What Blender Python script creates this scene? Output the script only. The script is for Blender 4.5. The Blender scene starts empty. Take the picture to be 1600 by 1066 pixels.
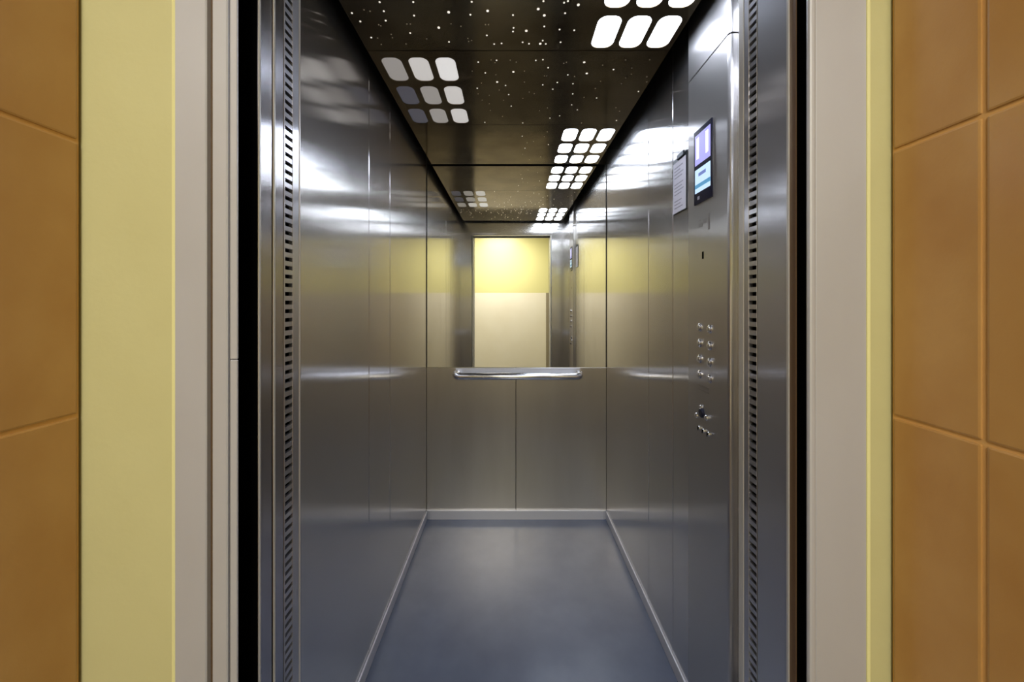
import bpy, bmesh, math, random
from mathutils import Vector, Matrix
random.seed(7)
sc = bpy.context.scene
COL = sc.collection

# ------------------------------------------------------------------ measures
K = 1.1 / 281.0            # metres per unit of the back wall (281 units wide)
F = 560.0                  # focal length in pixels of the 1600 px frame
D = F * K                  # camera to the back wall of the car
EYE = 336 * K
XL, XR = -130.5 * K, 150.5 * K      # side walls of the car
CX = (XL + XR) / 2
ZC = EYE + 216 * K                  # suspended ceiling
OL, OR = -98 * K, 107 * K           # door opening
YF = 0.299 * D                      # inside face of the car front
YL = 0.229 * D                      # landing face
TL, TR = -154 * K, 136.5 * K        # tiled reveals on the landing
ZH = EYE + 180 * K                  # door head
def Y(d): return d * D

# ------------------------------------------------------------------ camera, world, light, exposure
cam_d = bpy.data.cameras.new('camera'); cam = bpy.data.objects.new('camera', cam_d); COL.objects.link(cam)
cam.location = (0, 0, EYE); cam.rotation_euler = (math.pi / 2, 0, 0)
cam_d.sensor_width = 36.0; cam_d.lens = 36.0 * F / 1600.0
cam_d.shift_x = 3 / 1600.0; cam_d.shift_y = -59 / 1600.0; cam_d.clip_start = 0.02
sc.camera = cam
w = bpy.data.worlds.new('world'); sc.world = w; w.use_nodes = True
w.node_tree.nodes['Background'].inputs[0].default_value = (0.55, 0.5, 0.42, 1)
w.node_tree.nodes['Background'].inputs[1].default_value = 0.02
sc.view_settings.view_transform = 'Standard'; sc.view_settings.look = 'None'
sc.view_settings.exposure = 0.0; sc.view_settings.gamma = 1.0; sc.view_settings.use_curve_mapping = False
sc.cycles.max_bounces = 14; sc.cycles.glossy_bounces = 12; sc.cycles.diffuse_bounces = 4
sc.cycles.caustics_reflective = True; sc.cycles.blur_glossy = 0.3
sc.cycles.sample_clamp_indirect = 6.0
sc.cycles.use_denoising = True

LAMP_POWER = 54.0          # landing ceiling lamps
LENS_STRENGTH = 14.0        # lamps in the car ceiling

def area(name, loc, size, size_y, power, color, rot=(0, 0, 0)):
    l = bpy.data.lights.new(name, 'AREA'); l.shape = 'RECTANGLE'; l.size = size; l.size_y = size_y
    l.energy = power; l.color = color
    o = bpy.data.objects.new(name, l); COL.objects.link(o); o.location = loc; o.rotation_euler = rot
    return o
area('landing_lamp_light', (-0.2, -1.20, 2.585), 0.6, 0.5, LAMP_POWER, (1.0, 0.97, 0.93))

# ------------------------------------------------------------------ materials
def lin(c):
    r = []
    for v in c[:3]:
        v = v / 255.0
        r.append(v / 12.92 if v <= 0.04045 else ((v + 0.055) / 1.055) ** 2.4)
    return (r[0], r[1], r[2], 1)

def mat(name, rgb, rough=0.5, metal=0.0, emit=None, strength=0.0, aniso=0.0, noise=None, bump=None, spec=None, coat=0.0, smudge=0.0, haze=0.0):
    """noise = (second rgb, scale vector, amount); bump = (scale vector, strength)"""
    m = bpy.data.materials.new(name); m.use_nodes = True
    nt = m.node_tree; b = nt.nodes['Principled BSDF']; L = nt.links.new
    b.inputs['Base Color'].default_value = lin(rgb)
    b.inputs['Roughness'].default_value = rough; b.inputs['Metallic'].default_value = metal
    if spec is not None: b.inputs['Specular IOR Level'].default_value = spec
    if coat: b.inputs['Coat Weight'].default_value = coat; b.inputs['Coat Roughness'].default_value = 0.08
    if emit:
        b.inputs['Emission Color'].default_value = lin(emit); b.inputs['Emission Strength'].default_value = strength
    tc = nt.nodes.new('ShaderNodeTexCoord')
    def ntex(scale, detail=3, rough_=0.55):
        mp = nt.nodes.new('ShaderNodeMapping'); mp.inputs['Scale'].default_value = scale
        L(tc.outputs['Object'], mp.inputs['Vector'])
        n = nt.nodes.new('ShaderNodeTexNoise'); n.inputs['Scale'].default_value = 1.0
        n.inputs['Detail'].default_value = detail; n.inputs['Roughness'].default_value = rough_
        L(mp.outputs['Vector'], n.inputs['Vector']); return n
    if noise:
        n = ntex(noise[1]); mr = nt.nodes.new('ShaderNodeMapRange')
        mr.inputs['From Min'].default_value = 0.35; mr.inputs['From Max'].default_value = 0.7
        mr.inputs['To Max'].default_value = noise[2]
        L(n.outputs['Fac'], mr.inputs['Value'])
        mx = nt.nodes.new('ShaderNodeMix'); mx.data_type = 'RGBA'
        mx.inputs[6].default_value = lin(rgb); mx.inputs[7].default_value = lin(noise[0])
        L(mr.outputs['Result'], mx.inputs[0]); L(mx.outputs[2], b.inputs['Base Color'])
    if smudge:
        n = ntex((5, 5, 3.2), 6, 0.65); mr = nt.nodes.new('ShaderNodeMapRange')
        mr.inputs['From Min'].default_value = 0.3; mr.inputs['From Max'].default_value = 0.75
        mr.inputs['To Min'].default_value = rough * (1 - smudge * 0.5); mr.inputs['To Max'].default_value = rough * (1 + smudge)
        L(n.outputs['Fac'], mr.inputs['Value']); L(mr.outputs['Result'], b.inputs['Roughness'])
    if bump:
        n = ntex(bump[0]); bp = nt.nodes.new('ShaderNodeBump'); bp.inputs['Strength'].default_value = bump[1]
        bp.inputs['Distance'].default_value = 0.002
        L(n.outputs['Fac'], bp.inputs['Height']); L(bp.outputs['Normal'], b.inputs['Normal'])
    if aniso:
        b.inputs['Anisotropic'].default_value = abs(aniso)
        g = nt.nodes.new('ShaderNodeNewGeometry'); cr = nt.nodes.new('ShaderNodeVectorMath'); cr.operation = 'CROSS_PRODUCT'
        cr.inputs[1].default_value = (0.001, 0.002, 1) if aniso > 0 else (0.001, 1, 0.002)
        L(g.outputs['Normal'], cr.inputs[0]); nm = nt.nodes.new('ShaderNodeVectorMath'); nm.operation = 'NORMALIZE'
        L(cr.outputs[0], nm.inputs[0]); L(nm.outputs[0], b.inputs['Tangent'])
    if haze:                                   # wide second lobe of ground steel
        gl = nt.nodes.new('ShaderNodeBsdfAnisotropic'); gl.distribution = 'GGX'; gl.inputs['Color'].default_value = lin(rgb); gl.inputs['Roughness'].default_value = 0.52
        mx2 = nt.nodes.new('ShaderNodeMixShader'); mx2.inputs[0].default_value = haze
        L(b.outputs[0], mx2.inputs[1]); L(gl.outputs[0], mx2.inputs[2]); L(mx2.outputs[0], nt.nodes['Material Output'].inputs['Surface'])
    return m

M = {}
M['wall_steel'] = mat('brushed_steel_wall', (224, 222, 221), 0.15, 1.0, aniso=0.92, noise=((220, 218, 217), (3, 3, 1.2), 0.8), smudge=0.12, haze=0.17)
M['back_steel'] = mat('brushed_steel_back', (204, 200, 194), 0.30, 1.0, aniso=0.6, noise=((194, 189, 182), (6, 6, 1.0), 0.8))
M['column_steel'] = mat('column_steel', (216, 213, 212), 0.17, 1.0, aniso=0.9, noise=((204, 201, 199), (4, 4, 2), 0.8), smudge=0.12, haze=0.38)
M['jamb_steel'] = mat('jamb_steel', (216, 216, 222), 0.15, 1.0, aniso=0.9, smudge=0.12, haze=0.38)
M['door_steel'] = mat('door_steel', (206, 204, 208), 0.19, 1.0, aniso=0.9, smudge=0.15)
M['frame_steel'] = mat('satin_frame_steel', (192, 193, 199), 0.42, 0.35, noise=((186, 186, 190), (7, 7, 3), 0.7), smudge=0.2)
M['groove_brown'] = mat('brown_groove', (92, 70, 48), 0.5, 0.2)
M['edge_steel'] = mat('bright_edge_steel', (205, 203, 200), 0.3, 0.5)
M['mirror'] = mat('mirror_glass', (232, 232, 226), 0.012, 1.0)
M['chrome'] = mat('chrome', (236, 236, 240), 0.2, 1.0)
M['black'] = mat('black_void', (5, 5, 5), 1.0, spec=0.0)
M['rubber'] = mat('dark_seal', (28, 22, 18), 0.6)
M['ceiling_metal'] = mat('dark_bronze_ceiling', (118, 107, 86), 0.13, 1.0, noise=((92, 80, 60), (4, 7, 4), 0.9), smudge=0.6)
M['lens'] = mat('lamp_lens', (240, 244, 255), 0.4, emit=(228, 237, 255), strength=LENS_STRENGTH)
M['lens_mid'] = mat('lamp_lens_fading', (225, 220, 214), 0.4, emit=(232, 228, 224), strength=0.55)
M['lens_white'] = mat('lamp_lens_white', (225, 222, 218), 0.4, emit=(238, 236, 234), strength=0.7)
M['lens_dim'] = mat('lamp_lens_weak', (215, 210, 205), 0.4, emit=(220, 214, 208), strength=0.26)
M['lens_off'] = mat('lamp_lens_nearly_dark', (140, 140, 150), 0.4, emit=(150, 150, 170), strength=0.10)
M['star'] = mat('star_light', (255, 250, 238), 0.4, emit=(255, 248, 235), strength=0.9)
M['star_dim'] = mat('star_light_dim', (200, 190, 170), 0.4, emit=(210, 195, 165), strength=0.12)
M['car_floor'] = mat('blue_grey_linoleum', (88, 97, 118), 0.21, 0.0, noise=((78, 86, 107), (7, 7, 7), 0.7), bump=((260, 260, 260), 0.08), spec=0.8)
M['skirt'] = mat('satin_skirting', (196, 198, 208), 0.35, 0.35)
M['yellow'] = mat('yellow_painted_wall', (190, 185, 136), 0.55, 0.0, noise=((184, 178, 128), (5, 5, 5), 0.7), bump=((60, 60, 60), 0.15))
M['yellow_gloss'] = mat('yellow_gloss_paint', (222, 216, 154), 0.35, 0.0)
M['cream'] = mat('cream_paint', (244, 238, 220), 0.45, 0.0, noise=((238, 230, 208), (2, 2, 2), 0.8))
M['tile'] = mat('ochre_glazed_tile', (184, 142, 84), 0.28, 0.0, noise=((170, 124, 66), (9, 9, 6), 0.9), bump=((120, 120, 120), 0.12), spec=0.45)
M['grout'] = mat('tan_grout', (206, 158, 92), 0.8)
M['taupe'] = mat('grey_brown_paint', (150, 140, 118), 0.5)
M['white_paint'] = mat('white_ceiling_paint', (235, 232, 222), 0.8)
M['landing_floor'] = mat('landing_floor_tile', (96, 94, 92), 0.5, 0.0, noise=((80, 78, 76), (20, 20, 20), 0.8))
M['display_black'] = mat('display_bezel', (22, 24, 48), 0.2, 0.0)
M['screen_violet'] = mat('screen_violet', (60, 60, 120), 0.3, emit=(176, 172, 240), strength=0.95)
M['screen_blue'] = mat('screen_pale_blue', (90, 120, 150), 0.3, emit=(206, 232, 252), strength=0.95)
M['screen_white'] = mat('screen_white', (200, 200, 220), 0.3, emit=(242, 240, 255), strength=1.0)
M['screen_teal'] = mat('screen_teal', (60, 110, 140), 0.3, emit=(84, 150, 190), strength=0.8)
M['screen_text'] = mat('screen_text_blue', (80, 90, 150), 0.3, emit=(110, 130, 190), strength=0.7)
M['paper'] = mat('white_paper', (232, 230, 244), 0.5, 0.0)
M['ink'] = mat('grey_ink', (176, 174, 190), 0.6, 0.0)
M['clip'] = mat('dark_clip', (60, 66, 72), 0.35, 0.5)
M['dark_plastic'] = mat('dark_blue_plastic', (26, 30, 52), 0.3, 0.0)
M['etched'] = mat('etched_steel', (140, 136, 136), 0.55, 1.0)
M['lamp_glow'] = mat('lamp_diffuser', (250, 245, 235), 0.5, emit=(255, 240, 215), strength=3.0)

# ------------------------------------------------------------------ mesh helpers
def box(bm, x0, x1, y0, y1, z0, z1, bev=0.0, mi=0, seg=1):
    if x0 > x1: x0, x1 = x1, x0
    if y0 > y1: y0, y1 = y1, y0
    if z0 > z1: z0, z1 = z1, z0
    t = bmesh.new()
    bmesh.ops.create_cube(t, size=1.0)
    for v in t.verts:
        v.co = Vector(((x0 + x1) / 2 + v.co.x * (x1 - x0), (y0 + y1) / 2 + v.co.y * (y1 - y0), (z0 + z1) / 2 + v.co.z * (z1 - z0)))
    if bev:
        bmesh.ops.bevel(t, geom=list(t.edges), offset=min(bev, 0.45 * min(x1 - x0, y1 - y0, z1 - z0)), segments=seg, affect='EDGES', profile=0.6)
    for f in t.faces: f.material_index = mi
    merge(bm, t)

def merge(bm, t):
    me = bpy.data.meshes.new('tmp'); t.to_mesh(me); t.free(); bm.from_mesh(me); bpy.data.meshes.remove(me)

def tube(bm, pts, r, n=16, mi=0):
    pts = [Vector(p) for p in pts]; rings = []
    for i, p in enumerate(pts):
        if i == 0: d = pts[1] - p
        elif i == len(pts) - 1: d = p - pts[i - 1]
        else: d = (pts[i + 1] - p).normalized() + (p - pts[i - 1]).normalized()
        d.normalize(); up = Vector((0, 0, 1)) if abs(d.z) < 0.9 else Vector((1, 0, 0))
        a = d.cross(up).normalized(); b = d.cross(a).normalized()
        rings.append([bm.verts.new(p + a * r * math.cos(2 * math.pi * k / n) + b * r * math.sin(2 * math.pi * k / n)) for k in range(n)])
    for i in range(len(rings) - 1):
        for k in range(n):
            f = bm.faces.new((rings[i][k], rings[i][(k + 1) % n], rings[i + 1][(k + 1) % n], rings[i + 1][k])); f.smooth = True; f.material_index = mi
    bm.faces.new(list(reversed(rings[0]))).material_index = mi; bm.faces.new(rings[-1]).material_index = mi

def lathe(bm, c, axis, prof, n=24, mi=0):
    """prof: list of (distance along axis, radius); starts and ends closed"""
    c = Vector(c); ax = Vector(axis).normalized(); up = Vector((0, 0, 1)) if abs(ax.z) < 0.9 else Vector((1, 0, 0))
    a = ax.cross(up).normalized(); b = ax.cross(a).normalized(); rings = []
    for h, r in prof:
        rings.append([bm.verts.new(c + ax * h + a * r * math.cos(2 * math.pi * k / n) + b * r * math.sin(2 * math.pi * k / n)) for k in range(n)])
    for i in range(len(rings) - 1):
        for k in range(n):
            f = bm.faces.new((rings[i][k], rings[i][(k + 1) % n], rings[i + 1][(k + 1) % n], rings[i + 1][k])); f.material_index = mi
    bm.faces.new(list(reversed(rings[0]))).material_index = mi; bm.faces.new(rings[-1]).material_index = mi

def prism(bm, outline, z0, z1, mi=0):
    lo = [bm.verts.new((x, y, z0)) for x, y in outline]; hi = [bm.verts.new((x, y, z1)) for x, y in outline]
    n = len(outline)
    for i in range(n): bm.faces.new((lo[i], lo[(i + 1) % n], hi[(i + 1) % n], hi[i])).material_index = mi
    bm.faces.new(list(reversed(lo))).material_index = mi; bm.faces.new(hi).material_index = mi

def obj(name, bm, mats, parent=None, label=None, shift=None):
    bmesh.ops.recalc_face_normals(bm, faces=list(bm.faces))
    me = bpy.data.meshes.new(name); bm.to_mesh(me); bm.free()
    for m in (mats if isinstance(mats, (list, tuple)) else [mats]): me.materials.append(M[m])
    o = bpy.data.objects.new(name, me); COL.objects.link(o)
    if parent:
        o.parent = parent
        o.location = -root_loc(parent)          # meshes are written in world metres
    if label: o['label'] = label
    return o

def root_loc(p):
    v = Vector((0, 0, 0))
    while p is not None: v += p.location; p = p.parent
    return v

def thing(name, loc, label, cat, group=None):
    o = bpy.data.objects.new(name, None); COL.objects.link(o); o.location = loc; o.empty_display_size = 0.05
    o['label'] = label; o['category'] = cat; o['kind'] = 'thing'
    if group: o['group'] = group
    return o

def tag(o, label, cat, group=None):
    o['label'] = label; o['category'] = cat; o['kind'] = 'thing'
    if group: o['group'] = group
    return o

def struct(name, bm, mats, label=None):
    o = obj(name, bm, mats); o['kind'] = 'structure'
    if label: o['label'] = label
    return o

B = bmesh.new

# ------------------------------------------------------------------ the car shell
ZT = ZC + 0.10
bm = B()
box(bm, XL - 0.06, XR + 0.06, YF - 0.06, D + 0.06, -0.05, 0.0)
struct('floor', bm, 'car_floor', 'blue-grey linoleum floor of the lift car')

SEAMS = [YF, Y(0.592), Y(0.695), D]
def side_wall(name, x, s, label):
    bm = B()
    for a, b in zip(SEAMS[:-1], SEAMS[1:]):
        box(bm, x, x + s * 0.022, a + 0.0012, b - 0.0012, 0.0, ZT, bev=0.0016)
    box(bm, x + s * 0.006, x + s * 0.05, YF, D + 0.05, 0.0, ZT, mi=1)
    struct(name, bm, ['wall_steel', 'rubber'], label)
side_wall('wall_left', XL, -1, 'brushed steel left wall of the lift car')
side_wall('wall_right', XR, 1, 'brushed steel right wall of the lift car')

bm = B()
zm0, zm1 = EYE - 100 * K, ZC + 0.004
xs = 9 * K
box(bm, XL, xs - 0.0012, D, D + 0.02, 0, zm0 - 0.002, bev=0.0015)
box(bm, xs + 0.0012, XR, D, D + 0.02, 0, zm0 - 0.002, bev=0.0015)
box(bm, XL, XR, D + 0.006, D + 0.05, 0, ZT, mi=1)
struct('wall_back', bm, ['back_steel', 'rubber'], 'steel back wall below the mirror')

bm = B(); box(bm, XL + 0.003, XR - 0.003, D, D + 0.006, zm0, zm1, bev=0.001)
tag(obj('mirror', bm, 'mirror'), 'wide frameless wall mirror across the back of the car above the handrail', 'mirror')

# front returns and transom of the car (seen in the mirror)
bm = B()
YP0 = Y(0.289)
box(bm, XL - 0.05, OL - 0.014, YP0, YF, 0, ZT); struct('wall_front_left', bm, 'wall_steel')
bm = B()
box(bm, OR + 0.014, XR + 0.05, YP0, YF, 0, ZT); struct('wall_front_right', bm, 'wall_steel')
bm = B()
box(bm, OL - 0.014, OR + 0.014, YP0, YF, ZH, ZT); struct('wall_front_top', bm, 'wall_steel')
bm = B()
box(bm, XL - 0.06, XR + 0.06, YP0, D + 0.06, ZT, ZT + 0.03); struct('ceiling', bm, 'black', 'black roof of the car above the hung ceiling')

# skirting
bm = B(); box(bm, XL, XL + 0.007, YF, D - 0.012, 0, 0.05, bev=0.003, seg=2); struct('baseboard_left', bm, 'skirt')
bm = B(); box(bm, XR - 0.007, XR, YF, D - 0.012, 0, 0.05, bev=0.003, seg=2); struct('baseboard_right', bm, 'skirt')
bm = B()
o0, o1 = XL + 0.012, XR - 0.012
prism(bm, [(o0 - 0.012, D), (o0 - 0.012, D - 0.004), (o0 - 0.006, D - 0.010), (o0 + 0.012, D - 0.014), (o1 - 0.012, D - 0.014), (o1 + 0.006, D - 0.010), (o1 + 0.012, D - 0.004), (o1 + 0.012, D)], 0.0, 0.052)
struct('baseboard_back', bm, 'skirt', 'pale metal skirting along the back wall')

# ------------------------------------------------------------------ handrail
hx0, hx1, hz, hy = (-86) * K, 110 * K, EYE - 111.5 * K, D - 0.055
t = thing('handrail', ((hx0 + hx1) / 2, D, hz), 'chrome handrail bar on the back wall just below the mirror', 'handrail')
bm = B()
tube(bm, [(hx0 + 0.012, D - 0.001, hz), (hx0 + 0.012, hy + 0.025, hz), (hx0 + 0.02, hy + 0.008, hz), (hx0 + 0.04, hy, hz), (hx1 - 0.04, hy, hz), (hx1 - 0.02, hy + 0.008, hz), (hx1 - 0.012, hy + 0.025, hz), (hx1 - 0.012, D - 0.001, hz)], 0.021, 20)
obj('rail_bar', bm, 'chrome', t)
bm = B(); box(bm, hx0 + 0.004, hx1 - 0.004, D - 0.004, D, hz + 0.004, zm0 - 0.004, bev=0.001); obj('rail_plate', bm, 'skirt', t)
for bx in (hx0 + 0.012, hx1 - 0.012):
    bm = B(); lathe(bm, (bx, D, hz), (0, -1, 0), [(0, 0.026), (0.005, 0.026), (0.007, 0.023)], 20)
    obj('wall_flange', bm, 'chrome', t)

# ------------------------------------------------------------------ hung ceiling: three panels, each with nine lamp windows
CL, CR = -122 * K, 136 * K
def stadium(cx, cy, hw, hl, n=6):
    r = hw * 0.72; pts = []
    for qx, qy, a0 in ((1, 1, 0), (-1, 1, 90), (-1, -1, 180), (1, -1, 270)):
        for i in range(n + 1):
            a = math.radians(a0 + 90 * i / n)
            pts.append((cx + qx * (hw - r) + r * math.cos(a), cy + qy * (hl - r) + r * math.sin(a)))
    return pts
star_px = []
for zx, zy, b in [(355,12,1),(555,12,1),(903,10,1),(1330,6,1),(1453,15,1),(1476,6,1),(1538,28,2),(190,77,1),(262,58,0),(298,66,0),(380,66,1),(560,92,1),(766,72,2),(895,87,1),(998,64,2),(1149,89,1),(1299,53,2),(1335,91,2),(1459,78,1),
        (240,127,1),(391,122,1),(350,147,0),(362,153,0),(517,142,0),(538,142,0),(780,141,0),(839,156,0),(985,146,0),(1003,146,0),(707,164,2),(537,196,1),(1152,165,1),(1149,187,1),(1228,183,2),(1335,157,1),(1426,175,1),(1513,180,1),
        (424,204,0),(305,223,1),(343,226,0),(431,224,0),(635,230,0),(768,249,1),(880,228,0),(885,246,0),(903,240,0),(993,210,1),(1037,262,1),(1081,258,1),(1206,251,1),(1244,260,1),(1311,260,2),(1326,241,1),(1344,261,1),(1432,251,1),(365,264,0),(512,261,0)]:
    star_px.append((500 + zx / 3.81, zy / 3.81, b))
for zx, zy, b in [(145,90,1),(252,72,0),(298,75,1),(285,95,0),(412,74,0),(462,90,0),(625,76,1),(684,70,1),(728,137,1),(858,100,0),(880,92,0),(1028,92,2),(1182,115,0),(1272,152,1),(1373,72,0),(1425,140,0),(1574,70,0),(95,165,0),(204,180,1),(438,172,2),(530,165,0),(292,195,0),(697,205,0),(716,205,0),(892,197,1),(948,210,0),(1049,185,2),(1422,190,0),(1550,212,0),(1374,222,0),
        (172,265,0),(303,256,2),(373,285,1),(530,257,0),(683,280,1),(804,260,1),(766,316,1),(935,270,1),(1165,250,0),(1338,270,0),(1550,255,0),(137,308,1),(320,323,0),(933,355,1),(1480,335,1),(1121,310,0),(144,355,0),(237,367,0),(399,361,1),(570,340,0),(612,353,0),(178,407,0),(357,408,0),(517,392,0),(1027,384,0),(1132,390,1),(237,437,0),(420,457,1),(924,446,1),(722,472,0),(655,495,0),(971,488,1),(1293,470,0),(1322,500,0),(247,493,0),(347,543,0),(743,557,1),(824,538,1),(200,593,1),(516,598,1),(1297,577,1),(1006,598,0),
        (512,708,1),(605,752,0),(695,712,0),(552,763,0),(730,778,1),(535,808,1),(515,858,0),(572,905,0),(665,880,0),(720,672,0)]:
    star_px.append((720 + zx / 5.333, 80 + zy / 5.333, b))
stars = []
for px, py, b in star_px:
    d = 216.0 / (474 - py); stars.append(((px - 797) * d * K, d * D, b))
for i in range(18):          # the panel over the door carries the same scatter further forward
    stars.append((random.uniform(-105, 55) * K, random.uniform(0.335, 0.45) * D, random.choice((0, 1, 1, 2))))

star_mesh = {}
def star_obj(x, y, b, parent):
    r = (0.0018, 0.0026, 0.0040)[b]
    if b not in star_mesh:
        bm = B(); lathe(bm, (0, 0, 0), (0, 0, -1), [(-0.001, r), (0.0008, r), (0.0014, r * 0.6)], 10)
        me = bpy.data.meshes.new('star_light'); bm.to_mesh(me); bm.free(); me.materials.append(M['star' if b else 'star_dim']); star_mesh[b] = me
    o = bpy.data.objects.new('star_light', star_mesh[b]); COL.objects.link(o); o.parent = parent
    o.location = Vector((x, y, ZC)) - root_loc(parent)

def ceiling_panel(d0, d1, cells_x, rows, mats, label):
    y0, y1 = Y(d0) + 0.0015, Y(d1) - 0.0015
    t = thing('ceiling_light', ((CL + CR) / 2, (y0 + y1) / 2, ZC), label, 'ceiling light', 'ceiling light panels of the lift car')
    cells = [(cx, (a + b) / 2, (b - a) / 2) for a, b in rows for cx in cells_x]
    # sheet with real openings: a grid of strips, each cell corner-filled down to its rounded window
    hw = 9.0 * K
    xsn = sorted(cells_x); xe = [CL] + [v for c in xsn for v in (c * K - hw, c * K + hw)] + [CR]
    ye = [y0] + [v for a, b in rows for v in (Y(a), Y(b))] + [y1]
    bm = B()
    def quad(xa, xb, ya, yb):
        vs = [bm.verts.new(p) for p in ((xa, ya, ZC), (xa, yb, ZC), (xb, yb, ZC), (xb, ya, ZC))]; bm.faces.new(vs)
    for i in range(len(xe) - 1):
        for j in range(len(ye) - 1):
            if i % 2 == 1 and j % 2 == 1:
                cx, cy = (xe[i] + xe[i + 1]) / 2, (ye[j] + ye[j + 1]) / 2; hl = (ye[j + 1] - ye[j]) / 2
                st = stadium(cx, cy, hw, hl); n = len(st) // 4
                for q, (sx, sy) in enumerate(((1, 1), (-1, 1), (-1, -1), (1, -1))):
                    c = bm.verts.new((cx + sx * hw, cy + sy * hl, ZC)); arc = [bm.verts.new((x, y, ZC)) for x, y in st[q * n:(q + 1) * n]]
                    for k in range(len(arc) - 1): bm.faces.new((c, arc[k], arc[k + 1]))
                # lip of the opening
                lo = [bm.verts.new((x, y, ZC)) for x, y in st]; hi = [bm.verts.new((x, y, ZC + 0.004)) for x, y in st]
                for k in range(len(st)): bm.faces.new((lo[k], lo[(k + 1) % len(st)], hi[(k + 1) % len(st)], hi[k]))
            else: quad(xe[i], xe[i + 1], ye[j], ye[j + 1])
    # folded edges up to the hidden tray
    for xa in (CL, CR):
        bm.faces.new([bm.verts.new(p) for p in ((xa, y0, ZC), (xa, y1, ZC), (xa, y1, ZC + 0.03), (xa, y0, ZC + 0.03))])
    for ya in (y0, y1):
        bm.faces.new([bm.verts.new(p) for p in ((CL, ya, ZC), (CR, ya, ZC), (CR, ya, ZC + 0.03), (CL, ya, ZC + 0.03))])
    for f in bm.faces:
        f.normal_update()
    o = obj('panel_sheet', bm, 'ceiling_metal', t)
    bm = B(); box(bm, CL + 0.001, CR - 0.001, y0 + 0.001, y1 - 0.001, ZC + 0.012, ZC + 0.03)
    obj('panel_tray', bm, 'black', t)
    for h in (-1, 1):
        bm = B(); tube(bm, [((CL + CR) / 2 + h * 0.4, (y0 + y1) / 2, ZC + 0.029), ((CL + CR) / 2 + h * 0.4, (y0 + y1) / 2, ZT)], 0.005, 8); obj('hanger_rod', bm, 'rubber', t)
    for k, (cx, cy, hl) in enumerate(cells):
        bm = B(); prism(bm, stadium(cx * K, cy * D, hw - 0.0004, hl * D - 0.0004), ZC + 0.002, ZC + 0.011)
        o = obj('lamp_lens', bm, mats[k], t)
        if mats[k] != 'lens': o['label'] = {'lens_off': 'nearly dark lamp lens', 'lens_dim': 'weakly lit lamp lens', 'lens_mid': 'dim white lamp lens', 'lens_white': 'brightest of the dim lamp lenses'}[mats[k]]
    for x, y, b in stars:
        if y0 < y < y1 and CL < x < CR:
            if any(abs(x - cx * K) < hw + 0.006 and abs(y - cy * D) < hl * D + 0.006 for cx, cy, hl in cells): continue
            star_obj(x, y, b, t)
    return t
RX, LX = (76.5, 99.5, 122.5), (-106, -82, -58)
ceiling_panel(0.326, 0.547, RX, [(0.334, 0.394), (0.4075, 0.4675), (0.481, 0.541)], ['lens'] * 9,
              'bronze ceiling panel nearest the door, bright lamp windows at its right')
ceiling_panel(0.547, 0.774, LX, [(0.5625, 0.6225), (0.637, 0.696), (0.7105, 0.768)], ['lens_dim', 'lens_mid', 'lens_white', 'lens_off', 'lens_dim', 'lens_mid', 'lens_off', 'lens_dim', 'lens_mid'],
              'middle bronze ceiling panel, dim grey lamp windows at its left')
ceiling_panel(0.774, 0.993, RX, [(0.792, 0.853), (0.866, 0.920), (0.934, 0.987)], ['lens'] * 9,
              'bronze ceiling panel against the mirror, bright lamp windows at its right')

# ------------------------------------------------------------------ control column on the right wall
xc = 145.5 * K; yc0, yc1 = Y(0.424), Y(0.523)
t = thing('control_column', (XR, (yc0 + yc1) / 2, 0), 'tall steel control column with floor display and buttons on the right wall', 'control panel')
def col_outline(r=0.010, n=6):
    pts = [(XR, yc1), (xc + 0.002, yc1), (xc, yc1 - 0.002)]
    for i in range(n + 1):
        a = math.pi / 2 * i / n
        pts.append((xc + r - r * math.cos(a), yc0 + r - r * math.sin(a)))
    pts.append((XR, yc0)); return pts
zs = EYE + 179.5 * K
bm = B(); prism(bm, col_outline(), 0.052, zs - 0.0025)
o = obj('column_casing', bm, 'column_steel', t)
bm = B(); prism(bm, col_outline(), zs + 0.0025, ZT); obj('column_cap', bm, 'column_steel', t)
bm = B(); prism(bm, [(XR, yc1 - 0.003), (xc + 0.004, yc1 - 0.003), (xc + 0.004, yc0 + 0.004), (XR, yc0 + 0.004)], zs - 0.004, zs + 0.004); obj('shadow_gap', bm, 'rubber', t)

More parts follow.
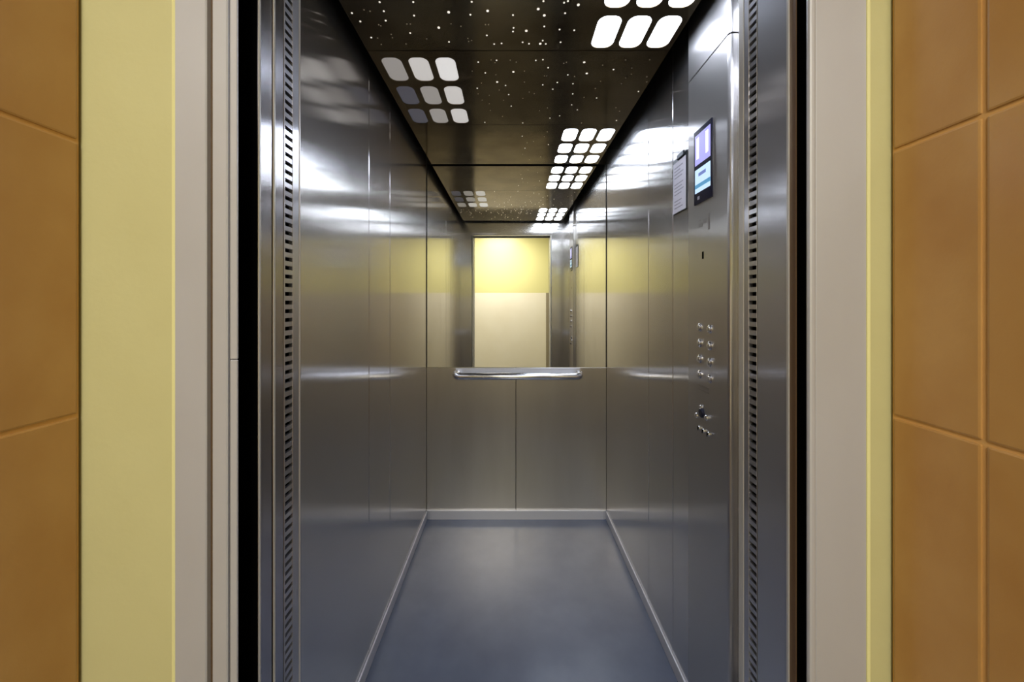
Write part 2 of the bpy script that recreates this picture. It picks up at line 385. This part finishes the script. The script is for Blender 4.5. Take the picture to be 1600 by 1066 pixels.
def plate(name, d0, d1, u0, u1, depth, m, parent, bev=0.0008, sink=0.0, label=None):
    """a plate on the column face; d = depth fractions, u = units above the eye"""
    bm = B(); box(bm, xc - depth, xc + 0.001 - sink, Y(d0), Y(d1), EYE + u0 * K, EYE + u1 * K, bev=bev)
    return obj(name, bm, m, parent, label)
dsp = plate('display', 0.459, 0.503, 76.5, 133.5, 0.004, 'display_black', t)
def scr(name, d0, d1, u0, u1, m, lift=0.0047):
    bm = B(); box(bm, xc - lift, xc - 0.0035, Y(d0), Y(d1), EYE + u0 * K, EYE + u1 * K); return obj(name, bm, m, dsp)
scr('floor_number_screen', 0.4615, 0.4995, 106.5, 129.5, 'screen_violet')
scr('information_screen', 0.4615, 0.4995, 85.0, 103.0, 'screen_blue')
def text(name, body, size, loc_y, loc_u, m, parent, lift, bold=0.0, xsc=1.0):
    cu = bpy.data.curves.new(name, 'FONT'); cu.body = body; cu.size = size; cu.align_x = 'CENTER'; cu.align_y = 'CENTER'; cu.extrude = 0.0002; cu.offset = bold
    o = bpy.data.objects.new(name, cu); COL.objects.link(o)
    dg = bpy.context.evaluated_depsgraph_get(); me = bpy.data.meshes.new_from_object(o.evaluated_get(dg)); bpy.data.objects.remove(o)
    o = bpy.data.objects.new(name, me); COL.objects.link(o); me.materials.clear(); me.materials.append(M[m])
    # text faces -X: its right runs towards the camera (-Y)
    mt = Matrix(((0, 0, -1), (-1, 0, 0), (0, 1, 0))).to_4x4()
    for v in me.vertices: v.co = mt @ Vector((v.co.x * xsc, v.co.y, v.co.z))
    o.parent = parent; o.location = Vector((lift, loc_y, EYE + loc_u * K)) - root_loc(parent)
    return o
text('floor_number', '11', 0.088, Y(0.4805), 118, 'screen_white', dsp, xc - 0.0050, 0.0015, 1.15)
scr('blue_band', 0.4615, 0.4995, 88.5, 91.5, 'screen_teal', 0.0050)
scr('caption', 0.472, 0.490, 97.0, 99.5, 'screen_text', 0.0050)
scr('maker_mark', 0.488, 0.493, 79.5, 82.0, 'ink', 0.0047)

def disc(name, d, u, r, h, m, parent, dome=True, mi_edge=None, n=24, base=None):
    bm = B(); x = xc if base is None else base
    lathe(bm, (x + 0.0005, Y(d), EYE + u * K), (-1, 0, 0), [(0, r), (h * 0.7, r), (h + 0.0005, r * 0.82)] + ([(h + 0.0012, r * 0.4)] if dome else []), n)
    return obj(name, bm, m, parent)
for u in (-19, -31, -43, -55):
    for d in (0.490, 0.4655):
        b = disc('floor_button', d, u if d < 0.48 else u + 0.5, 0.0125, 0.004, 'chrome', t)
        disc('button_face', d, u if d < 0.48 else u + 0.5, 0.0085, 0.0062, 'column_steel', b)
disc('emergency_buzzer', 0.484, -83, 0.014, 0.007, 'dark_plastic', t)
for d, u in ((0.4966, -87), (0.472, -84.5)):
    disc('door_button', d, u, 0.008, 0.006, 'chrome', t)
disc('indicator_lamp', 0.487, -79, 0.006, 0.004, 'chrome', t)
for d in (0.490, 0.479, 0.467):
    k = disc('key_switch', d, -95.5, 0.006, 0.005, 'chrome', t)
    bm = B(); box(bm, xc - 0.0078, xc - 0.006, Y(d) - 0.0007, Y(d) + 0.0007, EYE - 97.2 * K, EYE - 94 * K); obj('key_slot', bm, 'black', k)
bm = B(); box(bm, xc - 0.0006, xc + 0.002, Y(0.4810), Y(0.4850), EYE + 33.5 * K, EYE + 39 * K, bev=0.0003); obj('card_slot', bm, 'black', t)
for i, u in enumerate((-63.5, -66.5)):
    plate('engraved_text', 0.468, 0.495, u, u + 1.2, 0.0005, 'etched', t, bev=0.0)
for d0, d1, u0, u1 in ((0.484, 0.494, 58, 61), (0.474, 0.482, 60, 63), (0.486, 0.494, 62.5, 64), (0.466, 0.470, 54, 66)):
    plate('engraved_mark', d0, d1, u0, u1, 0.0004, 'etched', t, bev=0.0)

# notice on the right wall beside the column
nd0, nd1 = 0.545, 0.587; 
t = thing('notice', (XR, Y(0.566), EYE + 104 * K), 'white paper notice in a holder on the right wall beside the control column', 'notice')
bm = B(); box(bm, XR - 0.003, XR, Y(nd0 - 0.0008), Y(nd1 + 0.0012), EYE + 80.5 * K, EYE + 130 * K, bev=0.001); obj('holder', bm, 'clip', t)
bm = B(); box(bm, XR - 0.0038, XR - 0.0028, Y(nd0), Y(nd1), EYE + 81.3 * K, EYE + 126.5 * K); pp = obj('paper_sheet', bm, 'paper', t)
for i in range(13):
    u = 122 - i * 3.0; e = random.uniform(0.002, 0.014)
    if i in (4, 9): continue
    bm = B(); box(bm, XR - 0.0042, XR - 0.0036, Y(nd0 + 0.004 + e), Y(nd1 - 0.005), EYE + (u - 0.9) * K, EYE + u * K); obj('text_line', bm, 'ink', pp)
bm = B(); box(bm, XR - 0.008, XR - 0.001, Y(nd0 + 0.004), Y(nd0 + 0.026), EYE + 127.5 * K, EYE + 132 * K, bev=0.002); obj('clip', bm, 'clip', t)

# ------------------------------------------------------------------ car door posts with slotted strips
def vent_post(x, s, y0, y1, vy0, vy1, edge, lab):
    """s=+1: post lies on the right of x"""
    z1 = ZH
    t = thing('door_post', (x, (y0 + y1) / 2, 0), lab, 'door post', 'car door posts')
    th = 0.014 if s < 0 else 0.006
    th = 0.012
    bm = B()
    box(bm, x, x + s * th, y0, vy0, 0, z1, bev=0.0003)
    box(bm, x, x + s * th, vy1, y1 - edge - 0.0006, 0, z1, bev=0.0004)
    obj('post_face', bm, 'jamb_steel', t)
    bm = B(); p = 0.0150; n = int(z1 / p)
    z = 0.0
    while z < z1:
        box(bm, x + s * 0.0006, x + s * 0.006, vy0, vy1, z, min(z1, z + p * 0.54)); z += p
    obj('slotted_strip', bm, 'jamb_steel', t)
    bm = B(); box(bm, x - s * 0.0004, x + s * th, y1 - edge, y1 + 0.0006, 0, z1, bev=0.0006); obj('edge_strip', bm, 'edge_steel', t)
    bm = B(); box(bm, x + s * 0.007, x + s * (th - 0.0005), vy0, vy1, 0, z1); obj('strip_backing', bm, 'black', t)
vent_post(OL, -1, Y(0.2775), YF, Y(0.2790), Y(0.2885), 0.004, 'left steel door post with a column of black slots beside the open car doors')
vent_post(OR, 1, Y(0.2775), YF, Y(0.2780), Y(0.2870), 0.013, 'right steel door post with a column of slots next to the control column')

# door leaves, pushed back into the left pocket; slam post on the right
def leaf(name, x0, y0, y1, lab, gap_shade=True):
    t = bpy.data.objects.new(name, None); COL.objects.link(t); t.location = (x0, (y0 + y1) / 2, 0.01); t['kind'] = 'structure'; t['label'] = lab
    bm = B(); box(bm, x0 - 0.50, x0, y0, y1, 0.008, ZH + 0.02, bev=0.0003); obj('door_leaf', bm, 'door_steel', t)
    bm = B(); box(bm, x0 - 0.0005, x0 + 0.0018, y0 + 0.001, y0 + 0.0035, 0.01, ZH + 0.01); obj('edge_strip', bm, 'edge_steel', t)
    bm = B(); box(bm, x0 - 0.06, x0 - 0.0012, y0 - 0.0012, y0 + 0.0005, 0.01, ZH + 0.01); obj('seal_or_gap_shade', bm, 'black', t)  # added black strip on the leaf front, stands in for the gap's shade
    return t
leaf('door_2', OL, Y(0.2490), Y(0.2632), 'steel landing door leaf slid open at the left of the entrance, nearer edge')
leaf('door_3', OL, Y(0.2645), Y(0.2765), 'steel car door leaf slid open at the left, right behind the landing door')
t = thing('slam_post', (OR, Y(0.26), 0), 'plain wide steel slam post at the right of the entrance with a bright front edge', 'door post')
bm = B(); box(bm, OR, OR + 0.006, Y(0.2462), Y(0.2770), 0, ZH, bev=0.001); obj('post_face', bm, 'jamb_steel', t)
bm = B(); box(bm, OR - 0.0016, OR + 0.001, Y(0.2452), Y(0.2468), 0, ZH); obj('edge_strip', bm, 'edge_steel', t)
bm = B(); box(bm, OR + 0.0004, OR + 0.002, Y(0.2400), Y(0.2462), 0, ZH); obj('seal_or_gap_shade', bm, 'groove_brown', t)

# dark shaft gap between the landing and the car
bm = B()
box(bm, OL - 0.56, OL - 0.52, YL + 0.01, YP0, 0, 2.6)
box(bm, OL - 0.52, XL - 0.051, YP0 + 0.001, YP0 + 0.02, 0, 2.6)
struct('wall_shaft_left', bm, 'black')
bm = B(); box(bm, OR + 0.13, OR + 0.16, YL + 0.01, YP0, 0, 2.6); struct('wall_shaft_right', bm, 'black')
bm = B(); box(bm, OL - 0.52, OR + 0.13, YL + 0.03, YP0 - 0.001, ZH + 0.03, ZH + 0.06); struct('wall_shaft_top', bm, 'black')
bm = B()
for i in range(5): box(bm, OL - 0.50, OR + 0.12, YL + 0.012 + i * 0.031, YL + 0.039 + i * 0.031, -0.03, 0.0, bev=0.002)
struct('trim_1', bm, 'etched', 'grooved metal door sill')

# ------------------------------------------------------------------ landing door frame
t = bpy.data.objects.new('door_1', None); COL.objects.link(t); t.location = (CX, YL, 0); t['kind'] = 'structure'; t['label'] = 'satin steel frame of the lift entrance, set in the yellow wall'
def u2x(off): return off * 0.229 * K
bm = B()
box(bm, u2x(-525), u2x(-475), YL, YL + 0.016, 0, 2.14, bev=0.0015)
obj('outer_casing', bm, 'frame_steel', t)
bm = B(); box(bm, u2x(-475), u2x(-466), YL + 0.008, YL + 0.016, 0, 2.10); obj('brown_groove', bm, 'groove_brown', t)
bm = B(); box(bm, u2x(-467), u2x(-443), YL + 0.001, YL + 0.016, 0, 2.08, bev=0.0015); obj('middle_casing', bm, 'frame_steel', t)
bm = B(); box(bm, u2x(-443), u2x(-439), YL + 0.006, YL + 0.016, 0, 2.07); obj('inner_groove', bm, 'etched', t)
bm = B()
box(bm, u2x(-439), OL, YL + 0.001, YL + 0.005, 0, EYE - 20.2 * K - 0.0008, bev=0.001)
box(bm, u2x(-439), OL, YL + 0.001, YL + 0.005, EYE - 20.2 * K + 0.0004, ZH + 0.02, bev=0.001)
obj('inner_casing', bm, 'frame_steel', t)
bm = B(); box(bm, OR, u2x(478), YL - 0.001, YL + 0.006, 0, 2.12, bev=0.003, seg=2); obj('rounded_edge', bm, 'frame_steel', t)
bm = B(); box(bm, u2x(478.5), u2x(558), YL + 0.0005, YL + 0.016, 0, 2.14, bev=0.001); obj('outer_casing', bm, 'frame_steel', t)
bm = B(); box(bm, OL, OR, YL, YL + 0.018, ZH, ZH + 0.10, bev=0.0015); obj('frame_head', bm, 'frame_steel', t)

# ------------------------------------------------------------------ the landing
WT = 0.10
LC = 2.65                                         # landing ceiling height
bm = B()
box(bm, TL - 0.14, u2x(-525), YL + 0.004, YL + 0.02, 0, LC)
struct('wall_entrance_left', bm, 'yellow', 'yellow painted wall strip left of the door frame')
bm = B(); box(bm, u2x(-531), u2x(-525), YL + 0.0005, YL + 0.006, 0, 2.14, bev=0.002); struct('trim_2', bm, 'yellow_gloss')
bm = B()
box(bm, u2x(558), TR + 0.14, YL + 0.004, YL + 0.02, 0, LC); struct('wall_entrance_right', bm, 'yellow', 'narrow yellow wall strip right of the door frame')
bm = B(); box(bm, u2x(558), u2x(563), YL - 0.002, YL + 0.006, 0, LC, bev=0.002); struct('trim_3', bm, 'yellow_gloss')
bm = B(); box(bm, u2x(-525), u2x(558), YL + 0.004, YL + 0.02, 2.14, LC); struct('wall_entrance_top', bm, 'yellow')

def tiled(name, x, s, ylen, z_g, tile_h, ys, label):
    """tiled reveal running from the entrance wall towards the landing; s=+1 wall lies right of x"""
    bm = B(); g = 0.0045
    zsn = []; z = z_g
    while z > 0: z -= tile_h
    while z < LC: zsn.append(z); z += tile_h
    zsn.append(z)
    for a, b in zip(zsn[:-1], zsn[1:]):
        a2, b2 = max(a, 0), min(b, LC)
        if b2 - a2 < 0.02: continue
        for c, d in zip(ys[:-1], ys[1:]):
            box(bm, x, x + s * 0.010, min(c, d) + g / 2, max(c, d) - g / 2, a2 + g / 2, b2 - g / 2, bev=0.0028, seg=2)
    box(bm, x + s * 0.0022, x + s * 0.06, min(ys), max(ys), 0, LC, mi=1)
    struct(name, bm, ['tile', 'grout'], label)
yt = YL + 0.0005
tiled('wall_tiled_left', TL, -1, 0.5, EYE - 39.8 * K, 0.382, [yt, yt - 0.22, yt - 0.47, yt - 0.60], 'ochre tiled wall at the far left')
tiled('wall_tiled_right', TR, 1, 0.5, EYE - 40.3 * K, 0.3705, [yt, Y(0.1845), Y(0.1845) - 0.25, yt - 0.60], 'ochre tiled wall at the far right')

YO = -2.0                                        # wall opposite the lift
xa, xb = -1.7, 1.7
bm = B()
box(bm, xa, xb, YO - WT, YO, 1.50, LC); box(bm, -0.9, 0.64, YO - WT, YO, 0, 1.50, mi=1)
box(bm, xa, -0.9, YO - WT, YO, 0, 1.50, mi=2); box(bm, 0.64, xb, YO - WT, YO, 0, 1.50, mi=2)
struct('wall_opposite', bm, ['yellow_gloss', 'cream', 'taupe'], 'landing wall opposite the lift, yellow above cream, seen in the mirror')
bm = B()
box(bm, xa - WT, xa, YO - WT, YL, 1.50, LC); box(bm, xa - WT, xa, YO - WT, YL, 0, 1.50, mi=1)
struct('wall_landing_left', bm, ['yellow', 'cream'])
bm = B()
box(bm, xb, xb + WT, YO - WT, YL, 1.50, LC); box(bm, xb, xb + WT, YO - WT, YL, 0, 1.50, mi=1)
struct('wall_landing_right', bm, ['yellow', 'cream'])
ye = yt - 0.60
bm = B(); box(bm, xa, TL - 0.06, ye, ye + 0.05, 0, LC); struct('wall_pier_left', bm, 'yellow')
bm = B(); box(bm, TR + 0.06, xb, ye, ye + 0.05, 0, LC); struct('wall_pier_right', bm, 'yellow')
bm = B(); box(bm, xa - WT, xb + WT, YO - WT, YL + 0.01, -0.05, 0); struct('floor_landing', bm, 'landing_floor')
bm = B(); box(bm, xa - WT, xb + WT, YO - WT, YL + 0.02, LC, LC + 0.05); struct('ceiling_landing', bm, 'white_paint')
t = thing('ceiling_lamp', (-0.2, -1.20, LC), 'rectangular landing ceiling lamp behind the viewpoint', 'lamp')
bm = B(); box(bm, -0.52, 0.12, -1.47, -0.93, LC - 0.045, LC, bev=0.006); obj('lamp_body', bm, 'white_paint', t)
bm = B(); box(bm, -0.50, 0.10, -1.45, -0.95, LC - 0.055, LC - 0.044, bev=0.004); obj('diffuser', bm, 'lamp_glow', t)
